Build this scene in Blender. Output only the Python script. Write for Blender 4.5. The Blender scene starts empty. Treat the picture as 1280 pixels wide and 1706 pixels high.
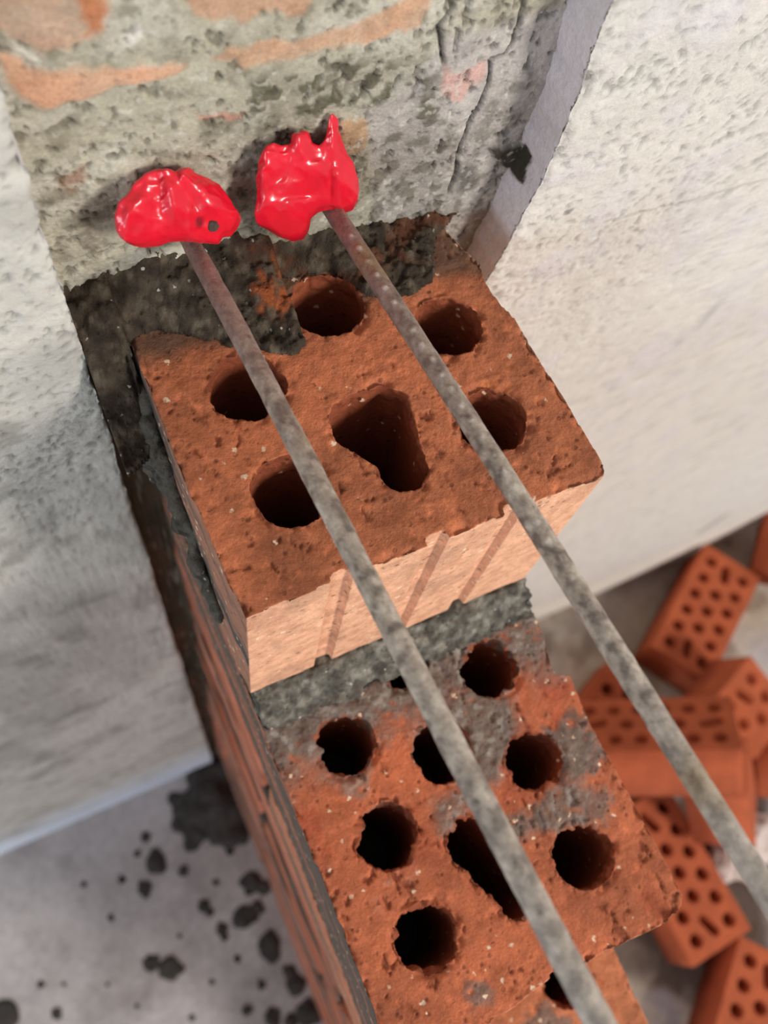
import bpy, bmesh, math, random
import numpy as np
from mathutils import Matrix, Vector

# ------------------------------------------------------------------ camera
RC = np.array([[0.9007465761762431, -0.41723964342188175, 0.12069252447420392],
               [-0.33996875414422784, -0.8502052333062696, -0.4019605794903936],
               [0.270327304785138, 0.32103292855377386, -0.9076678947014655]])
TC = np.array([-22.7953657885927, -68.60799996619252, 234.1502249505878])   # mm
FPX = 1501.2653151649056
S = 0.001
scene = bpy.context.scene
COL = scene.collection

cam_d = bpy.data.cameras.new('camera')
cam = bpy.data.objects.new('camera', cam_d)
COL.objects.link(cam)
M = Matrix(((RC[0][0], -RC[1][0], -RC[2][0], TC[0]*S),
            (RC[0][1], -RC[1][1], -RC[2][1], TC[1]*S),
            (RC[0][2], -RC[1][2], -RC[2][2], TC[2]*S),
            (0, 0, 0, 1)))
cam.matrix_world = M
cam_d.sensor_fit = 'VERTICAL'
cam_d.sensor_height = 24.0
cam_d.lens = 24.0*FPX/1706.0
cam_d.clip_start = 0.005
cam_d.clip_end = 30
cam_d.dof.use_dof = True
cam_d.dof.focus_distance = 0.262
cam_d.dof.aperture_fstop = 7.5
scene.camera = cam

# ------------------------------------------------------------------ light
scene.view_settings.view_transform = 'Standard'
scene.view_settings.look = 'None'
scene.view_settings.gamma = 1
scene.view_settings.use_curve_mapping = False
scene.view_settings.exposure = 0.22
w = bpy.data.worlds.new('world'); scene.world = w; w.use_nodes = True
w.node_tree.nodes['Background'].inputs[0].default_value = (0.95, 0.95, 1.0, 1)
w.node_tree.nodes['Background'].inputs[1].default_value = 0.36


def area(name, loc, target, size, energy, col, sy=None):
    l = bpy.data.lights.new(name, 'AREA')
    l.shape = 'RECTANGLE'; l.size = size; l.size_y = sy or size
    l.energy = energy; l.color = col
    o = bpy.data.objects.new(name, l); COL.objects.link(o)
    o.location = loc
    o.rotation_euler = (Vector(target)-Vector(loc)).to_track_quat('-Z', 'Y').to_euler()
    return o


# daylight from a window in front of the pier to the right, and a cooler one to the left
area('window_light_right', (1.9, -2.8, 1.35), (0, 0, -0.1), 0.8, 106, (1.0, 0.95, 0.88), 1.0)
area('window_light_left', (-2.6, -2.2, 0.1), (-0.1, 0, -0.9), 1.2, 42, (0.82, 0.90, 1.0), 1.2)

# ------------------------------------------------------------------ numeric helpers
def un(u, v, ax, val):
    r = RC.T @ np.array([(u-640)/FPX, (v-853)/FPX, 1.0])
    t = (val-TC[ax])/r[ax]
    return TC+t*r


def vn(P, sc, seed):
    p = np.asarray(P, float)/sc + seed*17.13
    i = np.floor(p).astype(np.int64); f = p-i; f = f*f*(3-2*f)

    def h(dx, dy, dz):
        n = (i[:, 0]+dx)*374761393 + (i[:, 1]+dy)*668265263 + (i[:, 2]+dz)*1274126177 + seed*974711
        n &= 0xffffffff
        n = ((n ^ (n >> 13))*1103515245) & 0xffffffff
        n = ((n ^ (n >> 16))*2246822519) & 0xffffffff
        n ^= n >> 15
        return (n & 0xffffff)/float(0xffffff)
    x, y, z = f[:, 0], f[:, 1], f[:, 2]
    a = h(0, 0, 0)*(1-x)+h(1, 0, 0)*x; b = h(0, 1, 0)*(1-x)+h(1, 1, 0)*x
    c = h(0, 0, 1)*(1-x)+h(1, 0, 1)*x; d = h(0, 1, 1)*(1-x)+h(1, 1, 1)*x
    return ((a*(1-y)+b*y)*(1-z)+(c*(1-y)+d*y)*z)*2-1


def fbm(P, sc, seed, o=4, g=0.5):
    r = 0; a = 1.0; t = 0
    for k in range(o):
        r = r+a*vn(P, sc/2**k, seed+k*7); t += a; a *= g
    return r/t*1.5


def ss(a, b, x):
    t = np.clip((x-a)/(b-a), 0, 1)
    return t*t*(3-2*t)


def lin(c):
    c = np.array(c, float)/255
    return np.where(c <= .04045, c/12.92, ((c+.055)/1.055)**2.4)


def poly_sd(X, Y, poly):
    """signed distance to a polygon, positive inside"""
    poly = np.asarray(poly, float); n = len(poly)
    d = np.full(X.shape, 1e18); ins = np.zeros(X.shape, bool)
    for k in range(n):
        ax, ay = poly[k]; bx, by = poly[(k+1) % n]
        ex, ey = bx-ax, by-ay
        t = np.clip(((X-ax)*ex+(Y-ay)*ey)/(ex*ex+ey*ey+1e-12), 0, 1)
        d = np.minimum(d, (X-ax-t*ex)**2+(Y-ay-t*ey)**2)
        c = ((ay > Y) != (by > Y)) & (X < (bx-ax)*(Y-ay)/(by-ay+1e-12)+ax)
        ins ^= c
    d = np.sqrt(d)
    return np.where(ins, d, -d)


def line_d(X, Y, pts):
    d = np.full(X.shape, 1e18)
    for (ax, ay), (bx, by) in zip(pts[:-1], pts[1:]):
        ex, ey = bx-ax, by-ay
        t = np.clip(((X-ax)*ex+(Y-ay)*ey)/(ex*ex+ey*ey+1e-12), 0, 1)
        d = np.minimum(d, (X-ax-t*ex)**2+(Y-ay-t*ey)**2)
    return np.sqrt(d)


def mixc(C, col, m):
    m = np.clip(m, 0, 1)[:, None]
    return C*(1-m)+lin(col)[None, :]*m


# ------------------------------------------------------------------ mesh helpers
def set_col(me, C):
    a = me.color_attributes.new('Col', 'FLOAT_COLOR', 'POINT')
    buf = np.ones((len(me.vertices), 4), np.float32); buf[:, :3] = np.clip(C, 0, 1)
    a.data.foreach_set('color', buf.ravel())


def get_co(me):
    a = np.empty(len(me.vertices)*3, np.float64); me.vertices.foreach_get('co', a)
    return a.reshape(-1, 3)


def get_no(me):
    a = np.empty(len(me.vertices)*3, np.float32); me.vertices.foreach_get('normal', a)
    return a.reshape(-1, 3).astype(float)


def put_co(me, P):
    me.vertices.foreach_set('co', np.asarray(P, np.float32).ravel()); me.update()


def smooth(me, on=True):
    me.polygons.foreach_set('use_smooth', [on]*len(me.polygons))


def link(name, me, mat, parent=None, loc=None):
    o = bpy.data.objects.new(name, me)
    COL.objects.link(o)
    if mat is not None:
        me.materials.clear(); me.materials.append(mat)
    if parent is not None:
        o.parent = parent
    if loc is not None:
        o.location = loc
    return o


def tag(o, label, cat, group=None, kind=None):
    o['label'] = label; o['category'] = cat
    if group: o['group'] = group
    if kind: o['kind'] = kind
    return o


def struct(o, label=None):
    o['kind'] = 'structure'
    if label: o['label'] = label
    return o


def empty(name, loc=(0, 0, 0), rot=(0, 0, 0)):
    o = bpy.data.objects.new(name, None); COL.objects.link(o)
    o.empty_display_size = 0.02
    o.location = loc; o.rotation_euler = rot
    return o


def grid_mesh(name, P, closed=False):
    """P: (ni,nj,3) array in mm -> mesh in mm"""
    ni, nj = P.shape[:2]
    me = bpy.data.meshes.new(name)
    idx = np.arange(ni*nj).reshape(ni, nj)
    a, b, c, d = idx[:-1, :-1], idx[1:, :-1], idx[1:, 1:], idx[:-1, 1:]
    F = np.stack([a, b, c, d], -1).reshape(-1, 4)
    me.from_pydata(P.reshape(-1, 3).tolist(), [], F.tolist())
    me.update()
    return me


def prism(outline, holes, z0, z1):
    """closed prism with through holes, via a filled 2D curve (mm)"""
    cu = bpy.data.curves.new('tmp', 'CURVE')
    cu.dimensions = '2D'; cu.fill_mode = 'BOTH'; cu.extrude = (z1-z0)/2
    for pts in [outline]+list(holes):
        sp = cu.splines.new('POLY'); sp.points.add(len(pts)-1)
        for p, q in zip(sp.points, pts):
            p.co = (q[0], q[1], 0, 1)
        sp.use_cyclic_u = True
    o = bpy.data.objects.new('tmp', cu); COL.objects.link(o)
    dg = bpy.context.evaluated_depsgraph_get()
    me = bpy.data.meshes.new_from_object(o.evaluated_get(dg), depsgraph=dg)
    bpy.data.objects.remove(o); bpy.data.curves.remove(cu)
    bm = bmesh.new(); bm.from_mesh(me)
    bmesh.ops.remove_doubles(bm, verts=bm.verts, dist=1e-4)
    bmesh.ops.recalc_face_normals(bm, faces=bm.faces)
    bmesh.ops.translate(bm, verts=bm.verts, vec=(0, 0, (z0+z1)/2))
    bm.to_mesh(me); bm.free(); me.materials.clear()
    return me


def remesh(me, vox):
    o = bpy.data.objects.new('tmp', me); COL.objects.link(o)
    m = o.modifiers.new('r', 'REMESH'); m.mode = 'VOXEL'; m.voxel_size = vox; m.adaptivity = 0
    dg = bpy.context.evaluated_depsgraph_get()
    n = bpy.data.meshes.new_from_object(o.evaluated_get(dg), depsgraph=dg)
    bpy.data.objects.remove(o); bpy.data.meshes.remove(me)
    return n


def relax(me, it):
    o = bpy.data.objects.new('tmp', me); COL.objects.link(o)
    m = o.modifiers.new('s', 'SMOOTH'); m.factor = .5; m.iterations = it
    dg = bpy.context.evaluated_depsgraph_get()
    n = bpy.data.meshes.new_from_object(o.evaluated_get(dg), depsgraph=dg)
    bpy.data.objects.remove(o); bpy.data.meshes.remove(me)
    return n


def rag(pts, step, amp, sc, seed):
    out = []
    n = len(pts)
    for k in range(n):
        a = np.array(pts[k], float); b = np.array(pts[(k+1) % n], float)
        m = max(1, int(np.linalg.norm(b-a)/step))
        for j in range(m):
            out.append(a+(b-a)*j/m)
    out = np.array(out)
    P = np.c_[out, np.zeros(len(out))]
    out[:, 0] += amp*fbm(P, sc, seed, 3); out[:, 1] += amp*fbm(P, sc, seed+50, 3)
    return out.tolist()


def circ(cx, cy, r, n=40, ry=None, rot=0):
    ry = ry or r
    o = []
    for k in range(n):
        t = 2*math.pi*k/n
        x, y = r*math.cos(t), ry*math.sin(t)
        o.append((cx+x*math.cos(rot)-y*math.sin(rot), cy+x*math.sin(rot)+y*math.cos(rot)))
    return o


def slot(x0, y0, x1, y1, r, n=12):
    a = math.atan2(y1-y0, x1-x0); o = []
    for k in range(n+1):
        t = a-math.pi/2+math.pi*k/n; o.append((x1+r*math.cos(t), y1+r*math.sin(t)))
    for k in range(n+1):
        t = a+math.pi/2+math.pi*k/n; o.append((x0+r*math.cos(t), y0+r*math.sin(t)))
    return o


def balls(specs, vox, seed, amp=0.6, asc=6.0, base=None, sub=3, sm=0):
    """union of spheres (x,y,z,r[,squash vector]) in mm, voxel-joined and roughened"""
    bm = bmesh.new()
    for s in specs:
        x, y, z, r = s[:4]; sq = s[4] if len(s) > 4 else (1, 1, 1)
        mt = Matrix.Translation((x, y, z)) @ Matrix.Diagonal((sq[0]*r, sq[1]*r, sq[2]*r, 1))
        bmesh.ops.create_icosphere(bm, subdivisions=sub, radius=1, matrix=mt)
    me = bpy.data.meshes.new('b'); bm.to_mesh(me); bm.free()
    me = remesh(me, vox)
    if sm: me = relax(me, sm)
    P = get_co(me); N = get_no(me)
    P = P+N*(amp*fbm(P, asc, seed, 4))[:, None]
    if base is not None:
        P[:, 2] = np.maximum(P[:, 2], base)
    put_co(me, P)
    return me


# ------------------------------------------------------------------ materials
def mat(name, base=None, rough=0.9, spec=0.3, var=0.25, vsc=300, bsc=900, bump=0.4, bdist=0.0005,
        grains=None, pits=0.0, psc=500, metal=0.0, coord='Object', coat=0.0, fine=0.12):
    m = bpy.data.materials.new(name); m.use_nodes = True
    nt = m.node_tree; nd = nt.nodes; L = nt.links.new
    b = nd['Principled BSDF']
    b.inputs['Roughness'].default_value = rough
    b.inputs['Specular IOR Level'].default_value = spec
    b.inputs['Metallic'].default_value = metal
    b.inputs['Coat Weight'].default_value = coat
    tc = nd.new('ShaderNodeTexCoord'); co = tc.outputs[coord]
    if base is None:
        a = nd.new('ShaderNodeAttribute'); a.attribute_name = 'Col'; c = a.outputs['Color']
    else:
        a = nd.new('ShaderNodeRGB'); a.outputs[0].default_value = (*lin(base), 1); c = a.outputs[0]

    def noise(sc, det=6, ro=0.6):
        n = nd.new('ShaderNodeTexNoise'); n.inputs['Scale'].default_value = sc
        n.inputs['Detail'].default_value = det; n.inputs['Roughness'].default_value = ro
        L(co, n.inputs['Vector']); return n.outputs['Fac']

    def mrange(v, a0, a1, b0, b1):
        n = nd.new('ShaderNodeMapRange'); L(v, n.inputs[0])
        for i, x in zip((1, 2, 3, 4), (a0, a1, b0, b1)): n.inputs[i].default_value = x
        return n.outputs[0]

    def mul(col, v):
        n = nd.new('ShaderNodeMix'); n.data_type = 'RGBA'; n.blend_type = 'MULTIPLY'
        n.inputs['Factor'].default_value = 1
        L(col, n.inputs['A']); L(v, n.inputs['B']); return n.outputs['Result']
    c = mul(c, mrange(noise(vsc, 5), 0.3, 0.7, 1-var, 1+var))
    c = mul(c, mrange(noise(vsc*7, 2), 0.3, 0.7, 1-fine, 1+fine))
    h = noise(bsc, 8, 0.65)
    if pits > 0:
        v = nd.new('ShaderNodeTexVoronoi'); v.inputs['Scale'].default_value = psc
        v.inputs['Randomness'].default_value = 1
        L(co, v.inputs['Vector'])
        pm = mrange(v.outputs['Distance'], 0.08, 0.3, 0, 1)
        nm = mrange(noise(psc*0.4, 3), 0.5, 0.6, 1, 0)
        mx = nd.new('ShaderNodeMath'); mx.operation = 'MAXIMUM'; L(pm, mx.inputs[0]); L(nm, mx.inputs[1])
        c = mul(c, mrange(mx.outputs[0], 0, 1, 1-pits*0.75, 1))
        ad = nd.new('ShaderNodeMath'); ad.operation = 'MULTIPLY_ADD'
        L(mx.outputs[0], ad.inputs[0]); ad.inputs[1].default_value = 0.6; L(h, ad.inputs[2]); h = ad.outputs[0]
    if grains:
        gc, gs, gth = grains
        v = nd.new('ShaderNodeTexVoronoi'); v.inputs['Scale'].default_value = gs
        nz = nd.new('ShaderNodeTexNoise'); nz.inputs['Scale'].default_value = gs*2.5; L(co, nz.inputs['Vector'])
        va = nd.new('ShaderNodeVectorMath'); va.operation = 'MULTIPLY_ADD'
        L(nz.outputs['Color'], va.inputs[0]); va.inputs[1].default_value = (.6/gs,)*3; L(co, va.inputs[2])
        L(va.outputs[0], v.inputs['Vector'])
        r1 = mrange(v.outputs['Distance'], 0.14, 0.24, 1, 0)
        sp = nd.new('ShaderNodeSeparateColor'); L(v.outputs['Color'], sp.inputs[0])
        r2 = mrange(sp.outputs[0], gth, gth+0.02, 0, 1)
        mm = nd.new('ShaderNodeMath'); mm.operation = 'MULTIPLY'; L(r1, mm.inputs[0]); L(r2, mm.inputs[1])
        mi = nd.new('ShaderNodeMix'); mi.data_type = 'RGBA'; L(mm.outputs[0], mi.inputs['Factor'])
        L(c, mi.inputs['A']); mi.inputs['B'].default_value = (*lin(gc), 1); c = mi.outputs['Result']
    L(c, b.inputs['Base Color'])
    bp = nd.new('ShaderNodeBump'); bp.inputs['Strength'].default_value = bump
    bp.inputs['Distance'].default_value = bdist
    L(h, bp.inputs['Height']); L(bp.outputs[0], b.inputs['Normal'])
    return m


M_BRICK = mat('terracotta', rough=0.8, spec=0.3, var=0.16, vsc=190, bsc=800, bump=0.8, bdist=0.0009,
              grains=((244, 212, 180), 250, 0.80), pits=0.75, psc=300)
M_BRICK_FAR = mat('terracotta_dry', base=(168, 84, 52), rough=0.9, var=0.16, vsc=30, bsc=300, bump=0.4)
M_HOLEIN = None
M_MORTAR = mat('mortar', rough=0.95, spec=0.15, var=0.3, vsc=260, bsc=800, bump=1.0, bdist=0.0012,
               grains=((190, 185, 175), 420, 0.9), pits=0.3, psc=420)
M_WALL = mat('old_wall', rough=0.95, spec=0.15, var=0.13, vsc=150, bsc=600, bump=0.8, bdist=0.0009, pits=0.32, psc=260)
M_PLASTER = mat('plaster', rough=0.95, spec=0.15, var=0.07, vsc=90, bsc=520, bump=0.7, bdist=0.0011, pits=0.0, fine=0.05)
M_FLOOR = mat('cement_floor', rough=0.9, spec=0.2, var=0.08, vsc=14, bsc=120, bump=0.4, bdist=0.002)
M_STEEL = mat('weathered_steel', rough=0.5, spec=0.5, var=0.22, vsc=700, bsc=1500, bump=0.5, bdist=0.0004, metal=0.2, fine=0.25, pits=.45, psc=480)
M_RESIN = mat('red_resin', base=(216, 20, 44), rough=0.27, spec=0.5, var=0.10, vsc=120, bsc=160, bump=0.25,
              bdist=0.001, coat=0.4, fine=0.03)
M_RUBBLE = mat('pale_rubble', base=(214, 198, 190), rough=0.95, var=0.2, vsc=40, bsc=120, bump=0.7, bdist=0.003)

LEAN = 0.066


def wy(z):                       # the old wall runs slightly out of plumb below the cut
    return -LEAN*np.asarray(z, float)


FLOOR = -1322.0

# ------------------------------------------------------------------ back wall of the slot
def nonuni(a, b, fine_a, fine_b, step, grow, cap):
    """coordinates a..b, `step` apart inside [fine_a, fine_b] and widening outside it"""
    mid = list(np.arange(fine_a, fine_b, step))
    lo = []; x = fine_a; s = step
    while x > a:
        s = min(s*grow, cap); x -= s; lo.append(max(x, a))
    hi = []; x = mid[-1]; s = step
    while x < b:
        s = min(s*grow, cap); x += s; hi.append(min(x, b))
    return np.array(lo[::-1]+mid+hi)


BW = 106.0
xs = nonuni(-60, 190, -18, 152, 0.5, 1.3, 6)
zs = nonuni(FLOOR, 260, -20, 106, 0.5, 1.12, 12)
X, Z = np.meshgrid(xs, zs, indexing='ij')
P = np.stack([X, BW+wy(Z), Z], -1).reshape(-1, 3)


def unl(u, v, y0):               # pixel ray met with the leaning wall plane Y = y0 - LEAN*Z
    r = RC.T @ np.array([(u-640)/FPX, (v-853)/FPX, 1.0])
    t = (y0-LEAN*TC[2]-TC[1])/(r[1]+LEAN*r[2])
    return TC+t*r


def pz(pts, y=BW):
    return [tuple(unl(u, v, y)[[0, 2]]) for u, v in pts]


Xw, Zw = P[:, 0], P[:, 2]
wn = fbm(P, 9, 3, 4)
Xq, Zq = Xw+2.5*fbm(P, 7, 11, 4), Zw+2.5*fbm(P, 7, 12, 4)


def pm(pts, soft=1.2, y=BW):
    return ss(-soft, soft, poly_sd(Xq, Zq, pz(pts, y)))


C = np.tile(lin((176, 170, 150)), (len(P), 1))
C = mixc(C, (196, 192, 176), ss(-.2, .7, fbm(P, 14, 21, 4))*0.7)
C = mixc(C, (128, 122, 104), ss(.15, .7, fbm(P, 6, 23, 5))*0.75)
C = mixc(C, (186, 178, 178), pm([(600, 190), (760, 60), (950, 0), (960, 60), (860, 260), (780, 400), (640, 400)], 4)*0.6)
tc1 = pm([(0, 95), (30, 106), (60, 120), (150, 110), (230, 106), (315, 100), (300, 120), (240, 135), (180, 150), (130, 165), (80, 178), (40, 165), (10, 140)])
tc2 = pm([(-60, -60), (175, -30), (178, 45), (165, 62), (120, 85), (60, 78), (20, 50), (-40, 60)])
tc3 = pm([(290, -30), (520, -20), (500, 20), (400, 32), (330, 20)])
tc4 = pm([(350, 92), (460, 72), (520, 62), (600, 46), (660, 14), (690, -8), (725, -10), (700, 40), (640, 62), (560, 82), (470, 96), (400, 104)])
C = mixc(C, (214, 164, 132), tc1*(0.82+.3*wn))
C = mixc(C, (198, 158, 132), tc2*(0.75+.4*wn))
C = mixc(C, (190, 118, 76), pm([(120, -20), (170, -20), (172, 40), (150, 58), (135, 30)])*0.85)
C = mixc(C, (200, 150, 118), tc3*0.7)
C = mixc(C, (206, 158, 124), tc4*(0.75+.3*wn))
C = mixc(C, (204, 164, 154), pm([(728, 115), (800, 112), (792, 140), (770, 168), (738, 160)])*0.9)
C = mixc(C, (196, 136, 116), pm([(330, 186), (365, 182), (400, 188), (390, 198), (345, 200)], .7)*0.6)
C = mixc(C, (190, 150, 110), pm([(560, 205), (608, 198), (604, 240), (580, 262), (560, 250)], .8)*0.8)
C = mixc(C, (150, 100, 70), pm([(100, 285), (150, 270), (150, 285), (120, 312), (100, 310)], .8)*0.6)
C = mixc(C, (214, 208, 196), pm([(205, 50), (235, 45), (245, 65), (220, 75)], .5)*0.9)
C = mixc(C, (214, 208, 196), pm([(35, 85), (60, 85), (60, 98), (40, 98)], .4)*0.9)
spk = ss(-.05, .35, fbm(P, 4, 31, 4))
dk = pm([(430, 115), (560, 95), (720, 105), (745, 200), (640, 235), (600, 200), (560, 190), (430, 215), (395, 190)], 5)
C = mixc(C, (84, 80, 62), dk*(0.25+.75*spk)*.85)
dk2 = pm([(395, 210), (620, 230), (760, 205), (775, 330), (745, 400), (560, 420), (390, 420), (380, 260)], 5)
C = mixc(C, (100, 94, 80), dk2*(0.5+.5*spk)*.8)
dk3 = pm([(780, 235), (800, 170), (900, 90), (900, 220), (840, 340), (800, 420), (760, 380)], 4)
C = mixc(C, (112, 108, 98), dk3*(0.3+.6*spk)*.7)
C = mixc(C, (96, 90, 74), pm([(60, 300), (200, 290), (220, 420), (100, 440)], 4)*spk*.5)
C = mixc(C, (62, 58, 50), pm([(760, 285), (790, 270), (800, 300), (780, 325), (762, 315)], 2)*.6)
splat = pm([(815, 236), (840, 248), (872, 240), (882, 262), (876, 280), (872, 306), (858, 296), (850, 280), (832, 268), (815, 254)], .5)
C = mixc(C, (66, 62, 52), splat)
crk = np.zeros(len(P))
for pts, wd in (([(745, -20), (755, 12), (730, 45), (737, 75), (735, 105)], .5), ([(872, 0), (866, 40), (858, 72), (838, 96), (814, 104)], .5),
                ([(814, 104), (812, 140), (800, 176), (782, 205), (768, 235), (760, 290), (750, 320)], .35)):
    crk = np.maximum(crk, ss(wd+.7, wd*.4, line_d(Xq*.35+Xw*.65, Zq*.35+Zw*.65, pz(pts))))
C = mixc(C, (60, 56, 50), crk*.8)
C = mixc(C, (96, 80, 62), ss(0, -40, Zw)*.9)  # shade down the slot below the brick top, painted into the wall colour
tmask = np.clip(tc1+tc2+tc3+tc4, 0, 1)
pitn = fbm(P, 3.2, 41, 3)
pit = ss(.42, .62, pitn)*(1-.75*tmask)
C = mixc(C, (84, 78, 66), pit*.55)
pit2 = ss(.38, .62, fbm(P*np.array([1, 1, .7]), 1.7, 47, 3))*(1-.8*tmask)*ss(-.5, .3, fbm(P, 11, 48, 3))
C = mixc(C, (88, 82, 70), pit2*.6)
C = mixc(C, (206, 202, 188), ss(.4, .7, fbm(P, 2.2, 49, 3))*.45*(1-tmask))
disp = -.6*pit2+0.9*fbm(P, 16, 5, 3)+.45*fbm(P, 3.0, 6, 4)*(1-.6*tmask)-1.1*pit-1.5*crk+1.5*splat+.5*dk*spk+.4*(tc1+tc2)
P[:, 1] -= disp
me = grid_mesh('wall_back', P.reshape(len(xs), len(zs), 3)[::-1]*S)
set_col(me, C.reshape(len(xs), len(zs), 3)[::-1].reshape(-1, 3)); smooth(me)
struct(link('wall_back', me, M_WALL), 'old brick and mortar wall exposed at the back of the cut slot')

# ------------------------------------------------------------------ plaster faces left and right of the slot
def slab(name, side, edge_fn, y_front, xfar, label, base, fineb):
    zz = nonuni(FLOOR, 250, fineb, 112, 0.9, 1.06, 9)
    back = BW+6
    s_ret = np.arange(0, back-y_front, 1.0)                      # cut side, from the back to the front
    s_fr = nonuni(0, xfar, 0.0, 75, 0.9, 1.05, 9) if True else None
    rows = []; flag = []
    for t in s_ret: rows.append((0.0, back-t)); flag.append(0)
    for t in s_fr: rows.append((t, y_front)); flag.append(1)
    off = np.array(rows); flag = np.array(flag)
    ni, nj = len(off), len(zz)
    Zg = np.tile(zz, (ni, 1))
    E = edge_fn(Zg)
    P0 = np.stack([off[:, 0][:, None]*np.ones(nj), np.zeros((ni, nj)), Zg], -1).reshape(-1, 3)
    eP = np.c_[np.zeros(ni*nj), np.zeros(ni*nj), Zg.ravel()]
    # ragged edge line, shared by the cut side and the face
    ej = .75*fbm(eP, 6, 61+side, 5)
    Xg = side*off[:, 0][:, None]+E
    Yg = off[:, 1][:, None]+wy(Zg)
    Pn = np.stack([Xg, Yg, Zg], -1).reshape(-1, 3)
    fl = np.repeat(flag, nj)
    near = ss(30, 0, np.repeat(off[:, 0], nj))
    g1 = fbm(Pn, 2.6, 71+side, 4); g2 = fbm(Pn, 18, 72+side, 3); g3 = fbm(Pn, 5.0, 73+side, 3)
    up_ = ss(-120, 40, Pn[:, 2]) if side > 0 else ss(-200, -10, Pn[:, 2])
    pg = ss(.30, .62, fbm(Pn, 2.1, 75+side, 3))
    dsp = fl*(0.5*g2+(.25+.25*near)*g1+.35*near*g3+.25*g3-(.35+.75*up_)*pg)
    Pn[:, 1] -= dsp
    rnd = np.where(fl > 0, np.exp(-np.repeat(off[:, 0], nj)/1.1)*.9, 0)
    Pn[:, 1] += rnd
    Pn[:, 0] += (ej+.25*g1*(1-fl))*np.where(fl > 0, np.exp(-np.repeat(off[:, 0], nj)/4.), 1)
    C = np.tile(lin(base), (len(Pn), 1))
    C = mixc(C, tuple(np.array(base)*.86), ss(.0, .8, g2)*.5)
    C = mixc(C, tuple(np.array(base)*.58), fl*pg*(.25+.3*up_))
    C = mixc(C, (222, 218, 222), (1-fl)*.85)
    return Pn, C, fl, ni, nj, Xg.ravel(), Zg.ravel(), g1, g2, g3


def finish_slab(name, Pn, C, ni, nj, flip, label):
    A = Pn.reshape(ni, nj, 3); B = C.reshape(ni, nj, 3)
    if flip: A = A[::-1]; B = B[::-1]
    me = grid_mesh(name, A*S); set_col(me, B.reshape(-1, 3)); smooth(me)
    return struct(link(name, me, M_PLASTER), label)


EZ = [-1400, -60, -22, 1.6, 19.4, 33, 45, 59.4, 72, 82, 92, 260]
EX = [126, 126.5, 129.0, 131.4, 132.4, 133.0, 133.2, 132.2, 131.3, 130.2, 129.4, 122]


def e_right(z):
    return np.interp(z, EZ, EX)


def e_left(z):
    return -15.3-0.25*np.sin(z/23.)


Pn, C, fl, ni, nj, XX, ZZ, g1, g2, g3 = slab('wall_right', 1, e_right, 90.5, 1100, '', (216, 211, 202), -130)
# stains
sy = [tuple(un(u, v, 0, 132.8)[1:]) for u, v in ((836, 232), (858, 244), (874, 240), (884, 262), (877, 282), (873, 306), (858, 296), (848, 276), (830, 262))]
C = mixc(C, (66, 62, 52), (1-fl)*ss(-.5, .5, poly_sd(Pn[:, 1]+.6*g1, Pn[:, 2]+.6*g3, sy)))
C = mixc(C, (226, 220, 222), ss(0, .8, g2)*.5)
lines = pz([(1280, 300), (1150, 335), (1010, 370)], 90)
C = mixc(C, (150, 145, 135), fl*ss(.9, .2, line_d(XX, ZZ+.6*g1, lines))*.5)
C = mixc(C, (150, 150, 142), fl*ss(3., 0, line_d(XX+1.5*g3, ZZ, pz([(1200, 500), (1165, 545), (1110, 590)], 90)))*.45)
for u, v, r in ((816, 70, 2), (965, 112, 1.6), (905, 228, 1.2), (945, 345, 2)):
    p = un(u, v, 1, 92); C = mixc(C, (110, 104, 92), ss(r, r*.5, np.hypot(XX-p[0]+g1, ZZ-p[2]+g3))*.7)
C = mixc(C, (242, 238, 226), fl*ss(FLOOR+260, FLOOR+80, ZZ)*.8)
p0 = un(1165, 880, 1, 90+LEAN*1150); p1 = un(1200, 850, 1, 90+LEAN*1150)
C = mixc(C, (120, 114, 100), fl*ss(16, 6, line_d(XX, ZZ, [(p0[0], p0[2]), (p1[0], p1[2])]))*.6)
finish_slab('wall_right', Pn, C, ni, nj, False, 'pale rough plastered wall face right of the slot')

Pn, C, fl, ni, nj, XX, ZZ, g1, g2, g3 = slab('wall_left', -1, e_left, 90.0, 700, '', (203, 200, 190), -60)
g4 = fbm(Pn, 60, 91, 4)
C = mixc(C, (150, 148, 140), fl*ss(-.25, .6, g4)*ss(40, -60, ZZ)*.55)  # mottled grey lower down, the shade there painted into the plaster colour
C = mixc(C, (120, 118, 110), fl*ss(.25, .7, fbm(Pn, 22, 93, 4))*ss(60, -20, ZZ)*.5)
C = mixc(C, (220, 230, 242), fl*ss(FLOOR+300, FLOOR+60, ZZ+60*g4)*.95)  # bluish light along the wall foot, painted into the plaster colour
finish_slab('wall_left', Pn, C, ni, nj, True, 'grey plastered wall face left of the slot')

# ------------------------------------------------------------------ floor
fx = nonuni(-700, 1500, -420, 1300, 7, 1.3, 40); fy = nonuni(-700, 300, -480, 200, 7, 1.3, 40)
X, Y = np.meshgrid(fx, fy, indexing='ij')
P = np.stack([X, Y, np.full(X.shape, FLOOR)], -1).reshape(-1, 3)
C = np.tile(lin((176, 170, 168)), (len(P), 1))
n1 = fbm(P, 120, 5, 4); n2 = fbm(P, 40, 6, 4)
C = mixc(C, (150, 143, 140), ss(-.1, .7, n1)*.6)
C = mixc(C, (128, 120, 116), ss(.1, .7, n2)*.5*ss(-420, -100, -P[:, 0]*0-200))
rt = ss(80, 200, P[:, 0])
C = mixc(C, (196, 180, 156), rt*ss(-.4, .5, n1)*.7)
C = mixc(C, (120, 100, 84), rt*ss(.15, .6, n2)*.55)
def pf(pts): return [tuple(un(u, v, 2, FLOOR)[:2]) for u, v in pts]
Xq, Yq = P[:, 0]+40*n2, P[:, 1]+40*n1
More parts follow.
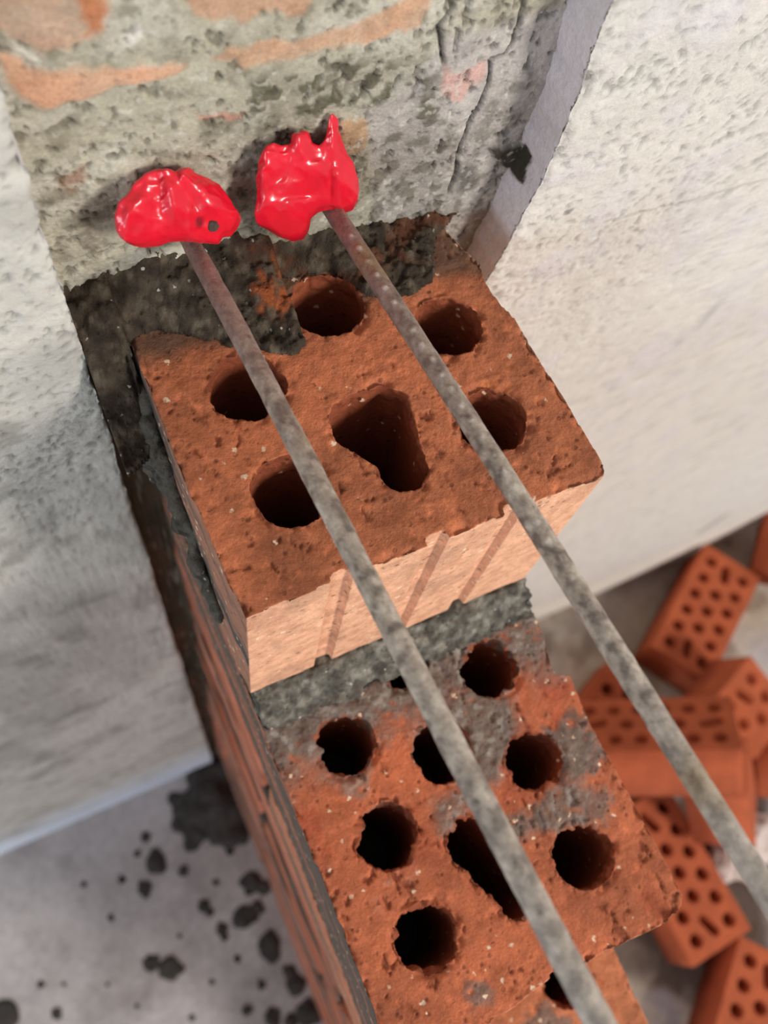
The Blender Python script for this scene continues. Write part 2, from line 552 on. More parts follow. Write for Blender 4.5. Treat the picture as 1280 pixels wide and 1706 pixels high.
C = mixc(C, (86, 72, 64), ss(-25, 25, poly_sd(Xq, Yq, pf([(960, 1500), (1180, 1500), (1210, 1600), (1180, 1700), (1120, 1640), (1080, 1600), (1000, 1640)])))*.92)
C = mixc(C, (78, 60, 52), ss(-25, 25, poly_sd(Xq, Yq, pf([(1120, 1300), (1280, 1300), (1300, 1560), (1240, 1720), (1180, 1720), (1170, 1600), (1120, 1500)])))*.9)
C = mixc(C, (150, 144, 148), ss(-15, 20, poly_sd(Xq, Yq, pf([(1070, 1640), (1120, 1625), (1135, 1720), (1080, 1740)])))*.8)
C = mixc(C, (120, 112, 104), ss(-25, 25, poly_sd(Xq, Yq, pf([(880, 1010), (1180, 880), (1180, 960), (1080, 1100), (960, 1060)])))*.6)  # shadow beside the wall and far loose brick, painted into the floor
P[:, 2] += .8*n2
me = grid_mesh('floor', P.reshape(len(fx), len(fy), 3)*S); set_col(me, C); smooth(me)
struct(link('floor', me, M_FLOOR), 'dusty cement floor at the foot of the wall')

# ------------------------------------------------------------------ bricks of the pier
def rim_chips(P, N, top, holes, outer, seed, rgd=1.0):
    """crumbled surface of a cut brick end: P,N in mm, holes as point lists"""
    x, y, z = P.T
    dh = np.full(len(P), 1e9)
    for h in holes:
        d = -poly_sd(x, y, h)
        dh = np.minimum(dh, np.abs(d))
    do = np.abs(poly_sd(x, y, outer))
    de = np.minimum(dh, do)
    tz = top-z
    istop = N[:, 2] > .6
    up = (N[:, 2] > .5) & (tz < 4)
    # worn plane
    sh = np.where(up, 1.0, 0.0)
    P[:, 2] += sh*(.32*fbm(P, 9, seed, 3)+.30*fbm(P, 2.6, seed+1, 3))
    st = P*np.array([1.0, .75, 1.0])
    tear = ss(.42, .60, fbm(st, 3.0, seed+2, 4))*ss(-.5, .3, fbm(P, 14, seed+12, 2))
    P[:, 2] -= sh*.8*tear
    chip = ss(3.2, 0, de)*ss(-.15, .6, fbm(P, 4.0, seed+3, 3))
    P[:, 2] -= sh*1.7*chip
    # ragged hole walls near the top
    side = (np.abs(N[:, 2]) < .7) & (dh < 2.5)
    k = ss(16, 0, tz)*side
    a = 1.5*fbm(P, 3.4, seed+4, 3)*(.2+k)+1.5*k*ss(.1, .7, fbm(P, 7, seed+9, 2))
    a = a*rgd
    P[:, 0] += N[:, 0]*a*side; P[:, 1] += N[:, 1]*a*side
    # outer faces
    os_ = (np.abs(N[:, 2]) < .7) & (dh > 4)
    b = .10*fbm(P, 3, seed+5, 3)-.8*ss(5, 0, tz)*ss(.0, .7, fbm(P, 5, seed+6, 3))
    P += N*(b*os_)[:, None]
    return dh, do, tz, tear, chip, up


def hero(outline, holes, z0, z1, seed, vox=0.6, rgd=1.0):
    o = rag(outline, 1.6, .35, 5, seed)
    hs = [rag(h, 1.3, .55, 4.5, seed+3+i*5) for i, h in enumerate(holes)]
    me = remesh(prism(o, hs, z0, z1), vox)
    P = get_co(me); N = get_no(me)
    info = rim_chips(P, N, z1, hs, o, seed, rgd)
    put_co(me, P)
    return me, P, N, info


def side_notches(x0, x1, y, pairs, dep, sgn=1):
    pts = [(x0, y)]
    for a, b in pairs:
        pts += [(a, y), (a+.5, y+dep*sgn), (b-.4, y+dep*sgn), (b, y)]
    pts.append((x1, y))
    return pts


def terra(P, N, info, seed, z1, topc, body, skin):
    dh, do, tz, tear, chip, up = info
    n1 = fbm(P, 16, seed+30, 4); n2 = fbm(P, 3.5, seed+31, 4)
    C = np.tile(lin(body), (len(P), 1))
    C = mixc(C, topc, up*1.0)
    C = mixc(C, tuple(np.array(topc)*.80), up*ss(.0, .7, n1)*.6)
    C = mixc(C, tuple(np.minimum(np.array(topc)*1.18, 255)), up*ss(.0, .7, -n1)*.5)
    C = mixc(C, (104, 48, 30), up*tear*.55)
    C = mixc(C, tuple(np.minimum(np.array(topc)*1.22, 255)), up*ss(.35, .7, n2)*.5)
    sk = (np.abs(N[:, 2]) < .6)*(do < 3.0)*(dh > 3.0)
    C = mixc(C, skin, sk*(.9+.3*n2))
    C = mixc(C, tuple(np.array(skin)*.75), sk*ss(.1, .7, n1)*.4)
    return C, sk, n1, n2


# top brick: outline traced on its top plane
B1_OUT = [(-.8, 97), (-1.2, 75), (-1.6, 53), (-1.5, 30), (-1.5, 12), (-.6, 0)] + \
    side_notches(.5, 114.5, 0, [(24.4, 31.0), (54.2, 61.2), (79.6, 86.4)], 2.5)[0:] + \
    [(116, 3), (116.3, 30), (115.4, 45), (115.7, 58.6), (113.4, 68), (113.0, 78), (114.8, 84), (112.2, 91), (111.0, 97), (109.4, 103.5), (60, 105), (8, 104)]
SLOT1 = [(46.9, 51.8), (53.6, 53.2), (63.8, 52.8), (70.0, 47.6), (68, 38.3), (66, 27.1), (65, 21.4), (61.2, 17.6), (53.8, 18.0), (50.7, 21.5), (50.6, 28.0), (46.4, 36.0), (43.2, 40.6), (43.6, 47.2)]
B1_H = [circ(25.8, 66.5, 11.6), circ(25.0, 30.2, 11.4), circ(60.2, 86.0, 12.0), SLOT1, circ(93.0, 65.3, 11.2), circ(90.6, 29.8, 11.2)]
# extra mid hole row hidden under the mortar is solid with mortar
me, P, N, info = hero(B1_OUT, B1_H, -91.6, 0, 1, .6, .5)
C, sk, n1, n2 = terra(P, N, info, 1, 0, (186, 110, 74), (146, 76, 48), (234, 178, 142))
# broken, orange crumbled zone along the right hole and the middle
crumb = np.exp(-((P[:, 0]-100)**2/60+(P[:, 1]-42)**2/40))
C = mixc(C, (205, 120, 72), info[5]*crumb*ss(-.2, .5, n2))
# long left face: shade painted in as a darker skin, plus mortar smears
ls = (N[:, 0] < -.5)*(P[:, 0] < 3)
st = P*np.array([1, .12, 1.0])
C = mixc(C, (150, 104, 86), ls*.8)
C = mixc(C, (84, 80, 76), ls*ss(-.3, .5, fbm(st, 12, 77, 2)+.5*ss(10, 70, P[:, 1])))
mort = ss(80, 88, P[:, 1]+4*n1)*info[5]
C = mixc(C, (90, 76, 62), mort*.8)
dzi = (np.abs(N[:, 2]) > -1)*info[5]*crumb
P[:, 2] += dzi*.8*fbm(P, 3.2, 15, 3); put_co(me, P)
me.transform(Matrix.Scale(S, 4)); set_col(me, C); smooth(me)
o = link('perforated_brick', me, M_BRICK)
tag(o, 'topmost cut perforated brick of the pier, under the two steel bars', 'brick', 'perforated bricks of the pier')

# second brick: its top is seen with mortar left on the back half
B2Z = -103.8
B2_OUT = [(-.8, 112), (-1.2, 50), (-1, 0), (-1, -60), (-1.5, -110), (-2.5, -131.5), (15, -132.3), (32.6, -132), (40.7, -131.7), (49.9, -130.3), (57, -129.6), (58.5, -127.9),
          (69.6, -131.1), (76, -130.4), (88.2, -131.1), (106, -132), (112, -130.5), (115.6, -127.5), (115.6, -112.1), (115.5, -97), (115.4, -73), (114.8, -60.8),
          (116.6, -40), (112.5, -37.5), (111.5, -34.5), (115.5, -20.5), (115.8, 50), (115.5, 112)]
B2_H = [circ(25.0, -29.0, 11.4), circ(88.4, -24.6, 11.8), circ(57.4, -45.6, 11.8), circ(87.6, -62.6, 11.2), circ(25.8, -64.6, 11.6),
        slot(52.6, -77.5, 59.5, -100.5, 8.8), circ(88.6, -99.8, 11.6), circ(24.4, -99.6, 11.4),
        circ(57.5, -8, 11.4), circ(25, 7, 11.4), circ(88, 9, 11.4)]
me, P, N, info = hero(B2_OUT, B2_H, -195.4, B2Z, 2)
C, sk, n1, n2 = terra(P, N, info, 2, B2Z, (192, 108, 72), (150, 78, 50), (200, 132, 100))
up = info[5]
x, y = P[:, 0], P[:, 1]
g = np.maximum.reduce([ss(-44, -22, y+7*n1+4*n2),
                       ss(9, 0, np.hypot(x-72, y+46)-14+8*n1)*1.0,
                       ss(7, 0, np.hypot((x-103)*.9, y+66)-8+8*n2)*.95,
                       ss(6, 0, np.hypot((x-82)*.6, y+82)-6+9*n1)*.9,
                       ss(6, 0, np.hypot(x-101, y+86)-4+6*n2)*.8,
                       ss(6, 0, np.hypot(x-50, y+68)-5+8*n1)*.8,
                       ss(4, 0, np.hypot(x-33, y+122)-3+4*n2)*.8, ss(3, 0, np.hypot(x-22, y+41)-4+7*n1)*.6,
                       ss(.1, .5, n2-.01*(y+60)-.5)*ss(-95, -60, y)*.5])
g = np.clip(g, 0, 1)*ss(-.8, .0, n2+.5*n1+.25)
gz = g*up
C = mixc(C, (190, 90, 60), up*ss(-90, -50, y)*ss(.1, .5, n1)*.6)
C = mixc(C, (118, 110, 101), gz*.92)
C = mixc(C, (168, 162, 152), gz*ss(.2, .6, n2)*.6)
C = mixc(C, (70, 60, 54), gz*ss(.2, .6, -n2)*.6)
hw = (info[0] < 2.5)*(info[2] < 10)*(np.abs(N[:, 2]) < .7)
C = mixc(C, (112, 104, 96), hw*ss(-70, -30, y)*ss(-.3, .3, n2)*.8)
ls = (N[:, 0] < -.5)*(P[:, 0] < 3)
st = P*np.array([1, .1, 1.0])
C = mixc(C, (150, 92, 72), ls*.5)
C = mixc(C, (88, 84, 76), ls*ss(-.3, .4, fbm(st, 14, 78, 2))*.9)
P[:, 2] += gz*(.5+.7*fbm(P, 3.6, 19, 4))
# chipped front right corner
cc = ss(6, 0, np.abs((x-104)*.9+(y+124)*.4))*ss(11, 4, np.hypot(x-106, y+125))*up
P[:, 2] -= 1.8*cc
C = mixc(C, (150, 70, 46), cc*.6)
put_co(me, P)
me.transform(Matrix.Scale(S, 4)); set_col(me, C); smooth(me)
o = link('perforated_brick', me, M_BRICK)
tag(o, 'second perforated brick from the top of the pier, its back half smeared with grey mortar', 'brick', 'perforated bricks of the pier')

# standard brick hole pattern, brick 115 x 240, origin at the front left lower corner
def std_holes(y0=0.0, sx=0.0):
    h = []
    for k in range(6):
        yy = y0+27+37.2*k
        h += [circ(25, yy, 11.2, 18), circ(90, yy, 11.2, 18)]
    h += [slot(54, y0+46, 60, y0+25, 8.5, 7), slot(60, y0+194, 54, y0+215, 8.5, 7)]
    for k in range(3):
        h.append(circ(57.5, y0+82+38*k, 11.2, 18))
    return h


# third brick, peeping out at the bottom
B3Z = -207.0
o3 = [(-1, -19), (-1, -130), (-1.5, -254), (50, -255), (115, -254), (115.2, -190), (114.6, -170), (115.4, -150), (115, -100), (115, -19)]
h3 = [circ(25, -227+37.2*k, 11.4) for k in range(6)]+[circ(89, -226+37.2*k, 11.4) for k in range(6)]+[circ(57.5, -172, 11.4), circ(57.5, -134, 11.4), circ(57.5, -96, 11.4)]
me, P, N, info = hero(o3, h3, -298.6, B3Z, 3, 1.0)
C, sk, n1, n2 = terra(P, N, info, 3, B3Z, (204, 126, 86), (150, 78, 50), (200, 132, 100))
C = mixc(C, (118, 110, 101), info[5]*ss(6, 0, np.hypot(P[:, 0]-72, P[:, 1]+165)-6+6*n2)*.8)
ls = (N[:, 0] < -.5)*(P[:, 0] < 3)
C = mixc(C, (92, 88, 80), ls*ss(-.1, .4, fbm(P*np.array([1, .1, 1.0]), 14, 79, 4))*.9)
me.transform(Matrix.Scale(S, 4)); set_col(me, C); smooth(me)
o = link('perforated_brick', me, M_BRICK)
tag(o, 'third perforated brick from the top, just peeping out at the lower frame edge', 'brick', 'perforated bricks of the pier')


def plain_brick(length, seed, holes=True, w=115.0, h=91.6):
    out = rag([(0, 0), (w, 0), (w, length), (0, length)], 10, .5, 14, seed)
    hs = [q for q in std_holes() if max(p[1] for p in q) < length-6] if holes else []
    me = prism(out, hs, 0, h)
    bm = bmesh.new(); bm.from_mesh(me)
    bmesh.ops.recalc_face_normals(bm, faces=bm.faces)
    bm.to_mesh(me); bm.free()
    return me


def tint(me, fn):
    P = get_co(me); set_col(me, fn(P))


# lower courses, down to the floor (only their long left faces show)
M_STACK = mat('terracotta_smeared', rough=0.9, var=0.2, vsc=40, bsc=300, bump=0.5)


def side_grid_brick(x0, y0, y1, z0, z1, seed):
    """brick with a finely gridded skin so that mortar smears follow its long face"""
    w = 115.0; L = y1-y0; h = z1-z0
    hs = [q for q in std_holes() if max(p[1] for p in q) < L-6]
    out = rag([(0, 0), (w, 0), (w, L), (0, L)], 6, .6, 12, seed)
    me = prism(out, hs, 0, h)
    bm = bmesh.new(); bm.from_mesh(me)
    ed = [e for e in bm.edges if abs(e.verts[0].co.z-e.verts[1].co.z) > h*.5 and min(e.verts[0].co.x, e.verts[1].co.x) < 3]
    bmesh.ops.subdivide_edges(bm, edges=ed, cuts=9, use_grid_fill=True)
    bm.to_mesh(me); bm.free()
    P = get_co(me)+np.array([x0, y0, z0])
    put_co(me, P)
    C = np.tile(lin((186, 98, 64)), (len(P), 1))
    n = fbm(P*np.array([1, .12, 1]), 16, 83, 4); n2 = fbm(P*np.array([1, .2, 1]), 30, 84, 3)
    C = mixc(C, (206, 132, 104), ss(-.1, .5, n2)*.7)
    C = mixc(C, (90, 88, 80), ss(.0, .35, n)*.85*(P[:, 0] < x0+3))
    P2 = P.copy(); P2[:, 0] -= (P[:, 0] < x0+3)*(1.2*ss(0, .4, n)+.8*n2)
    put_co(me, P2)
    set_col(me, C)
    me.transform(Matrix.Scale(S, 4))
    return me


ordn = ['first', 'second', 'third', 'fourth', 'fifth', 'sixth', 'seventh', 'eighth', 'ninth', 'tenth', 'eleventh', 'twelfth', 'thirteenth']
for k in range(2, 13):
    zt = -103.2*k-.4 if k > 2 else B3Z
    zb = zt-91.6
    yb = BW+float(wy(zt))-4
    if k == 2:
        spans = [(-9, yb)]
    else:
        f = -376 if k % 2 else -254
        spans = []; y = f
        while y < yb-20:
            e = min(y+240, yb); spans.append((y, e)); y = e+10
    names = {1: ['running back to the wall'], 2: ['front', 'back'], 3: ['front', 'middle', 'back']}[len(spans)]
    for (a, b), nm in zip(spans, names):
        jx = random.Random(k*7+int(a)).uniform(-1.2, 1.2)
        me = side_grid_brick(jx, a, b, zb, zt, k*5+int(b))
        o = link('perforated_brick', me, M_STACK)
        if k == 2:
            lb = 'cut brick at the back of the third course, between the third brick and the wall'
        elif len(spans) == 1:
            lb = 'perforated brick in the %s course from the top of the pier' % ordn[k]
        else:
            lb = '%s brick in the %s course from the top, its long left face streaked with mortar' % (nm, ordn[k])
        tag(o, lb, 'brick', 'perforated bricks of the pier')
    # bed of this course
    f = min(s[0] for s in spans) if k > 2 else -254
    ft = -132 if k == 2 else (-254 if k == 3 else (-254))
    n = 40
    yy = np.linspace(ft, yb, n)
    bedz0, bedz1 = zt, (zt+11.6 if k > 2 else -195.4)
    seedr = k*3
    ol = rag([(1.5, ft+3), (113.5, ft+3), (113.5, yb), (1.5, yb)], 5, 1.8, 12, seedr)
    me = prism(ol, [], bedz0, bedz1)
    bmm = bmesh.new(); bmm.from_mesh(me)
    ed = [e for e in bmm.edges if abs(e.verts[0].co.z-e.verts[1].co.z) > 3]
    bmesh.ops.subdivide_edges(bmm, edges=ed, cuts=3, use_grid_fill=True)
    bmm.to_mesh(me); bmm.free()
    P = get_co(me); mid = 1-np.abs((P[:, 2]-(bedz0+bedz1)/2)/((bedz1-bedz0)/2))
    P[:, 0] += np.where(P[:, 0] < 57, -1, 1)*mid*(.8+1.2*fbm(P, 14, 9, 3)); put_co(me, P)
    set_col(me, np.tile(lin((104, 100, 92)), (len(P), 1)))
    me.transform(Matrix.Scale(S, 4))
    tag(link('mortar_bed', me, M_MORTAR), 'mortar bed under the %s course from the top, seen on the left face' % ordn[k-1], 'mortar', 'mortar beds of the pier')

# bottom bed on the floor
me = prism(rag([(1, -373), (114, -373), (114, 180), (1, 180)], 6, 2, 12, 5), [], FLOOR+1.2, -103.2*12-.4-91.6)
set_col(me, np.tile(lin((104, 100, 92)), (len(me.vertices), 1))); me.transform(Matrix.Scale(S, 4))
tag(link('mortar_bed', me, M_MORTAR), 'lowest mortar bed of the pier, lying on the floor', 'mortar', 'mortar beds of the pier')


# ------------------------------------------------------------------ mortar bed under the top brick (squeezed out in front)
def mortar_lump(prof, x0, x1, vox, seed, amp, colr):
    """extrude an YZ profile along X, remesh, roughen"""
    bm = bmesh.new()
    a = [bm.verts.new((x0, p[0], p[1])) for p in prof]; b = [bm.verts.new((x1, p[0], p[1])) for p in prof]
    bm.faces.new(a); bm.faces.new(b[::-1]); n = len(prof)
    for i in range(n):
        bm.faces.new((a[i], b[i], b[(i+1) % n], a[(i+1) % n]))
    bmesh.ops.recalc_face_normals(bm, faces=bm.faces)
    me = bpy.data.meshes.new('m'); bm.to_mesh(me); bm.free()
    me = remesh(me, vox)
    return me


me = mortar_lump([(100, -103.4), (100, -91.9), (-1, -91.9), (-4, -93.5), (-9, -98), (-13.5, -103.4)], .5, 115, .6, 4, 1, None)
P = get_co(me); N = get_no(me)
fr = ss(8, -2, P[:, 1])
edge = ss(106, 116, P[:, 0])
d = fr*(1.5*fbm(P, 9, 8, 3)+1.2*fbm(P, 3.2, 9, 4)+.5*fbm(P, 1.6, 13, 2))+(1-fr)*(.6*fbm(P, 5, 8, 3)+.2)
d = d-2.2*edge*fr*ss(-.3, .6, fbm(P, 6, 14, 3))
P += N*d[:, None]*np.array([1, 1, .8])
P[:, 2] = np.where(P[:, 1] > -.5, np.minimum(P[:, 2], -91.8), P[:, 2])
put_co(me, P)
n = fbm(P, 3, 44, 4)
C = np.tile(lin((112, 109, 99)), (len(P), 1))
C = mixc(C, (158, 154, 142), ss(0, .6, n)*.7); C = mixc(C, (58, 56, 52), ss(.0, .6, -n)*.6)
C = mixc(C, (74, 60, 52), ss(-9, -14, P[:, 1])*.4)
me.transform(Matrix.Scale(S, 4)); set_col(me, C); smooth(me)
tag(link('mortar_bed', me, M_MORTAR), 'rough grey mortar bed squeezed out under the front of the topmost brick', 'mortar', 'mortar beds of the pier')

# ------------------------------------------------------------------ mortar heaped between top brick and old wall
def pt(pts, z=1.0): return [tuple(un(u, v, 2, z)[:2]) for u, v in pts]


gx = np.arange(-15, 118, .6); gy = np.arange(60, 108.6, .6)
X, Y = np.meshgrid(gx, gy, indexing='ij')
P = np.stack([X, Y, 0*X], -1).reshape(-1, 3)
x, y = P[:, 0], P[:, 1]
# front line of the heap
fl_x = np.array([-15, -5, -1, 3, 12, 20, 27, 34, 42, 48, 49, 56, 66, 74, 80, 88, 96, 101, 106, 110, 118])
fl_y = np.array([66, 70, 93, 95, 92, 86, 82, 77, 72.5, 73, 98, 100, 98, 85, 80, 79.5, 82, 92, 99, 102.5, 104])
front = np.interp(x, fl_x, fl_y)+2.2*fbm(P, 6, 51, 4)
hw_ = np.interp(x, [-15, 0, 10, 60, 75, 90, 105, 112, 118], [19, 20, 20, 15, 8, 4.5, 2.5, 1, 0])   # height against the wall
t = np.clip((y-front)/np.maximum(107-front, 3), 0, 1.2)
inside = ss(-.4, 1.6, y-front)
hgt = inside*(1.8+hw_*np.power(t, 1.25))+inside*(1.7*fbm(P, 8, 52, 3)+2.1*fbm(P, 3.2, 53, 4)+.6*fbm(P, 1.4, 54, 2))
P[:, 2] = np.where(inside > .02, np.maximum(hgt, .35), -2.2)
P[:, 2] -= ss(-1.8, -4, x)*(24*ss(99, 70, y)+2)
keep = (inside > .01)


def heap(name, cond, label):
    me = grid_mesh('m', P.reshape(len(gx), len(gy), 3))
    bm = bmesh.new(); bm.from_mesh(me); bm.verts.ensure_lookup_table()
    bmesh.ops.delete(bm, geom=[v for v, k in zip(bm.verts, keep & cond) if not k], context='VERTS')
    be = [e for e in bm.edges if e.is_boundary]
    r = bmesh.ops.extrude_edge_only(bm, edges=be)             # body: walls down from the border
    for v in [g for g in r['geom'] if isinstance(g, bmesh.types.BMVert)]:
        v.co.z = .2 if v.co.x > -2 else v.co.z-3
    bm.normal_update(); bm.to_mesh(me); bm.free()
    Q = get_co(me)
    n = fbm(Q, 3.2, 55, 4); n1 = fbm(Q, 12, 56, 3)
    C = np.tile(lin((74, 65, 54)), (len(Q), 1))
    C = mixc(C, (118, 106, 90), ss(.1, .6, n)*.6)
    C = mixc(C, (52, 44, 37), ss(.0, .5, -n)*.75)
    C = mixc(C, (108, 62, 42), ss(.1, .6, n1)*ss(30, 60, Q[:, 0])*.6)
    C = mixc(C, (170, 92, 52), ss(7, 2, np.hypot(Q[:, 0]-43, (Q[:, 1]-91)*.8)+5*n)*.85)
    me.transform(Matrix.Scale(S, 4)); set_col(me, C); smooth(me)
    tag(link(name, me, M_MORTAR), label, 'mortar')


heap('mortar_heap', P[:, 0] > -2, 'dark crumbly mortar heaped between the topmost brick and the old wall')
heap('mortar_fill', P[:, 0] <= -1.5, 'dark mortar filling the gap between the topmost brick and the left plaster edge')

rg = random.Random(3); lump = []
for i in range(26):
    yy = 94-i*2.9; lump.append((-1.5-rg.uniform(0, 2.5), yy, -7-i*2.1-rg.uniform(0, 6), rg.uniform(3.2, 5.2)*(1-.4*i/26), (.8, 1.1, 1.3)))
    if i < 12: lump.append((-7+i*.3, yy+rg.uniform(-3, 3), -20-rg.uniform(0, 14)-i, rg.uniform(3.5, 5.5)))
me = balls(lump, .8, 8, 1.2, 4)
P = get_co(me); n = fbm(P, 3, 44, 4)
C = np.tile(lin((96, 92, 84)), (len(P), 1)); C = mixc(C, (60, 56, 50), ss(0, .5, -n)*.7)
me.transform(Matrix.Scale(S, 4)); set_col(me, C); smooth(me)
tag(link('mortar_squeeze', me, M_MORTAR), 'grey mortar squeezed out along the upper left side of the topmost brick', 'mortar')

# dark fill that closes the gap between pier and left plaster behind
RIB = 74
# ------------------------------------------------------------------ steel bars with resin
def bar(name, A, B, R, seed, ribs, label, squeeze):
    A, B = np.array(A, float), np.array(B, float)
    D = B-A; L = np.linalg.norm(D); D /= L
    U = np.cross(D, [0, 0, 1]); U /= np.linalg.norm(U); V = np.cross(U, D)
    ns, nt = int(L/.7), 40
    t = np.linspace(0, L, ns); th = np.linspace(0, 2*math.pi, nt, endpoint=False)
    T, TH = np.meshgrid(t, th, indexing='ij')
    rr = np.full(T.shape, R)
    if ribs:
        for off, ph in ((math.radians(RIB), 0), (math.radians(RIB+180), .5)):
            da = np.abs((TH-off+math.pi) % (2*math.pi)-math.pi)
            rr += .62*np.exp(-(da/.30)**2)*np.exp(-((((T/5.3+ph) % 1)-.5)/.17)**2)*ss(190, 140, T)*ss(20, 34, T)
    ribm = ss(.12, .45, rr-R)
    rr -= squeeze*np.exp(-((T-14)/10)**2)*(.5+.5*np.cos(2*(TH-.6)))
    Pm = A+T[..., None]*D+rr[..., None]*(np.cos(TH)[..., None]*U+np.sin(TH)[..., None]*V)
    Pm += (.5*np.sin(T/37+seed)-.5*math.sin(seed))[..., None]*U*.6
    P = Pm.reshape(-1, 3)
    nn = (np.cos(TH)[..., None]*U+np.sin(TH)[..., None]*V).reshape(-1, 3)
    P = P+nn*(.12*fbm(P, 2.5, seed, 3)+.08*fbm(P, 8, seed+4, 2))[:, None]
    verts = P.tolist(); F = []
    for i in range(ns-1):
        for j in range(nt):
            j2 = (j+1) % nt
            F.append((i*nt+j, i*nt+j2, (i+1)*nt+j2, (i+1)*nt+j))
    F.append(tuple(range(nt))[::-1]); F.append(tuple((ns-1)*nt+j for j in range(nt)))
    me = bpy.data.meshes.new(name); me.from_pydata(verts, [], F); me.update()
    n = fbm(P, 2.4, seed+9, 4); n1 = fbm(P, 20, seed+10, 3)
    tt = T.ravel()
    C = np.tile(lin((172, 158, 144)), (len(P), 1))
    C = mixc(C, (214, 202, 186), ss(.0, .6, n)*.6)
    C = mixc(C, (96, 84, 76), ss(.1, .5, -n)*.7)
    C = mixc(C, (206, 198, 186), ss(150, 260, tt)*.45)
    C = mixc(C, (132, 104, 96), ss(130, 20, tt)*.85)
    C = mixc(C, (150, 106, 96), ss(40, 8, tt)*.5*ss(-.4, .3, n))
    C = mixc(C, (150, 120, 70), ss(.35, .7, n1)*.4)
    if ribs: C = mixc(C, (236, 228, 216), ribm.ravel()*.5*ss(-.5, .4, n))
    set_col(me, C); me.transform(Matrix.Scale(S, 4)); smooth(me)
    return me


RA, RB = np.array([64.4, 93.9, 30.0]), np.array([68.7, -107.6, 50.0])
LA, LB = np.array([22.0, 97.0, 30.0]), np.array([26.0, -112.2, 50.0])


def ext(a, b, s0, s1):
    d = (b-a)/np.linalg.norm(b-a); return a-d*s0, b+d*s1


eL = empty('steel_bar', (0, 0, 0)); A, B = ext(LA, LB, 16, 90)
eL.location = Vector(A*S)
def localize(me, A):
    me.transform(Matrix.Translation(-Vector(A*S))); return me


tag(eL, 'left steel bar set in the old wall with a rounded red resin blob', 'steel bar', 'steel bars over the pier')
link('rod', localize(bar('rod', A, B, 2.85, 3, False, '', .9), A), M_STEEL, eL)


def px_ball(u, v, r, Y, sq=(1, .8, 1)):
    p = un(u, v, 1, Y)
    depth = (RC @ (p-TC))[2]
    return (p[0], p[1], p[2], r*depth/FPX, sq)


def resin(outline, v0, v1, y0, y1, bumps, seed, it=30):
    """lump of resin: outline and swellings in view pixels, laid on a plane rising off the wall (Y from y0 at row v0 to y1 at row v1)"""
    k = .176
    o = np.array(outline, float); c = o.mean(0)
    q = (o-c)*k
    q = q+q/np.linalg.norm(q, axis=1)[:, None]*.5
    me = prism([tuple(p) for p in q], [], -5.2, 5.2)
    me = relax(remesh(me, .42), it)
    P = get_co(me)
    u = P[:, 0]/k+c[0]; v = P[:, 1]/k+c[1]
    dd = poly_sd(u, v, o)*k
    prof = np.sqrt(np.clip(dd+.6, .05, 7)/7)
    P[:, 2] *= .25+1.0*prof
    fr = ss(-1, 1.5, P[:, 2])
    for bu, bv, su, sv, ang, h in bumps:
        ca, sa = math.cos(math.radians(ang)), math.sin(math.radians(ang))
        x_ = (u-bu)*ca+(v-bv)*sa; y_ = -(u-bu)*sa+(v-bv)*ca
        P[:, 2] += fr*h*np.exp(-(x_/su)**2-(y_/sv)**2)
    r1 = 1-np.abs(fbm(P*np.array([1, .6, .3]), 9, seed, 2))
    P[:, 2] += fr*1.5*(r1-.75)+fr*.9*(1-np.abs(fbm(P*np.array([1, 1, .4]), 4.5, seed+5, 2))-.7)
    P[:, 0] += .25*fbm(P, 3.5, seed+1, 3); P[:, 1] += .25*fbm(P, 3.5, seed+2, 3)
    u = P[:, 0]/k+c[0]; v = P[:, 1]/k+c[1]; dpt = P[:, 2]
    out = np.empty_like(P); F = RC[2]
    for i in range(len(P)):
        yy = y0+(y1-y0)*(v[i]-v0)/(v1-v0)
        out[i] = un(u[i], v[i], 1, yy)-F*dpt[i]
    put_co(me, out)
    bm = bmesh.new(); bm.from_mesh(me); bmesh.ops.recalc_face_normals(bm, faces=bm.faces); bm.to_mesh(me); bm.free()
    return me


O_L = [(196, 365), (205, 340), (222, 322), (232, 305), (250, 292), (262, 286), (285, 290), (298, 296), (306, 286), (320, 286), (327, 296), (345, 300), (362, 308), (376, 325),
       (388, 345), (398, 357), (393, 374), (383, 388), (368, 390), (362, 402), (345, 400), (325, 399), (300, 396), (280, 398), (262, 405), (235, 408), (212, 402), (199, 388)]
me = resin(O_L, 290, 405, 100, 91.5, [(300, 350, 14, 60, -15, 2.6), (235, 365, 34, 30, 0, 1.6), (268, 345, 14, 40, 10, -1.4), (350, 335, 34, 16, 35, 2.0), (330, 350, 9, 30, -30, -1.6),
                                      (365, 362, 22, 14, 0, 1.6), (318, 308, 12, 16, 0, 2.0), (280, 298, 22, 8, 0, 1.2), (345, 388, 16, 8, 0, 1.0)], 61)
me.transform(Matrix.Scale(S, 4)); smooth(me)
link('resin_blob', localize(me, A), M_RESIN, eL)
sp = px_ball(356, 377, 10, 88.0)
me = balls([sp], .4, 5, .5, 2); me.transform(Matrix.Scale(S, 4)); set_col(me, np.tile(lin((92, 78, 70)), (len(me.vertices), 1))); smooth(me)
o = link('mortar_crumb', localize(me, A), M_MORTAR, eL); o['label'] = 'grey mortar crumb stuck on the red resin'

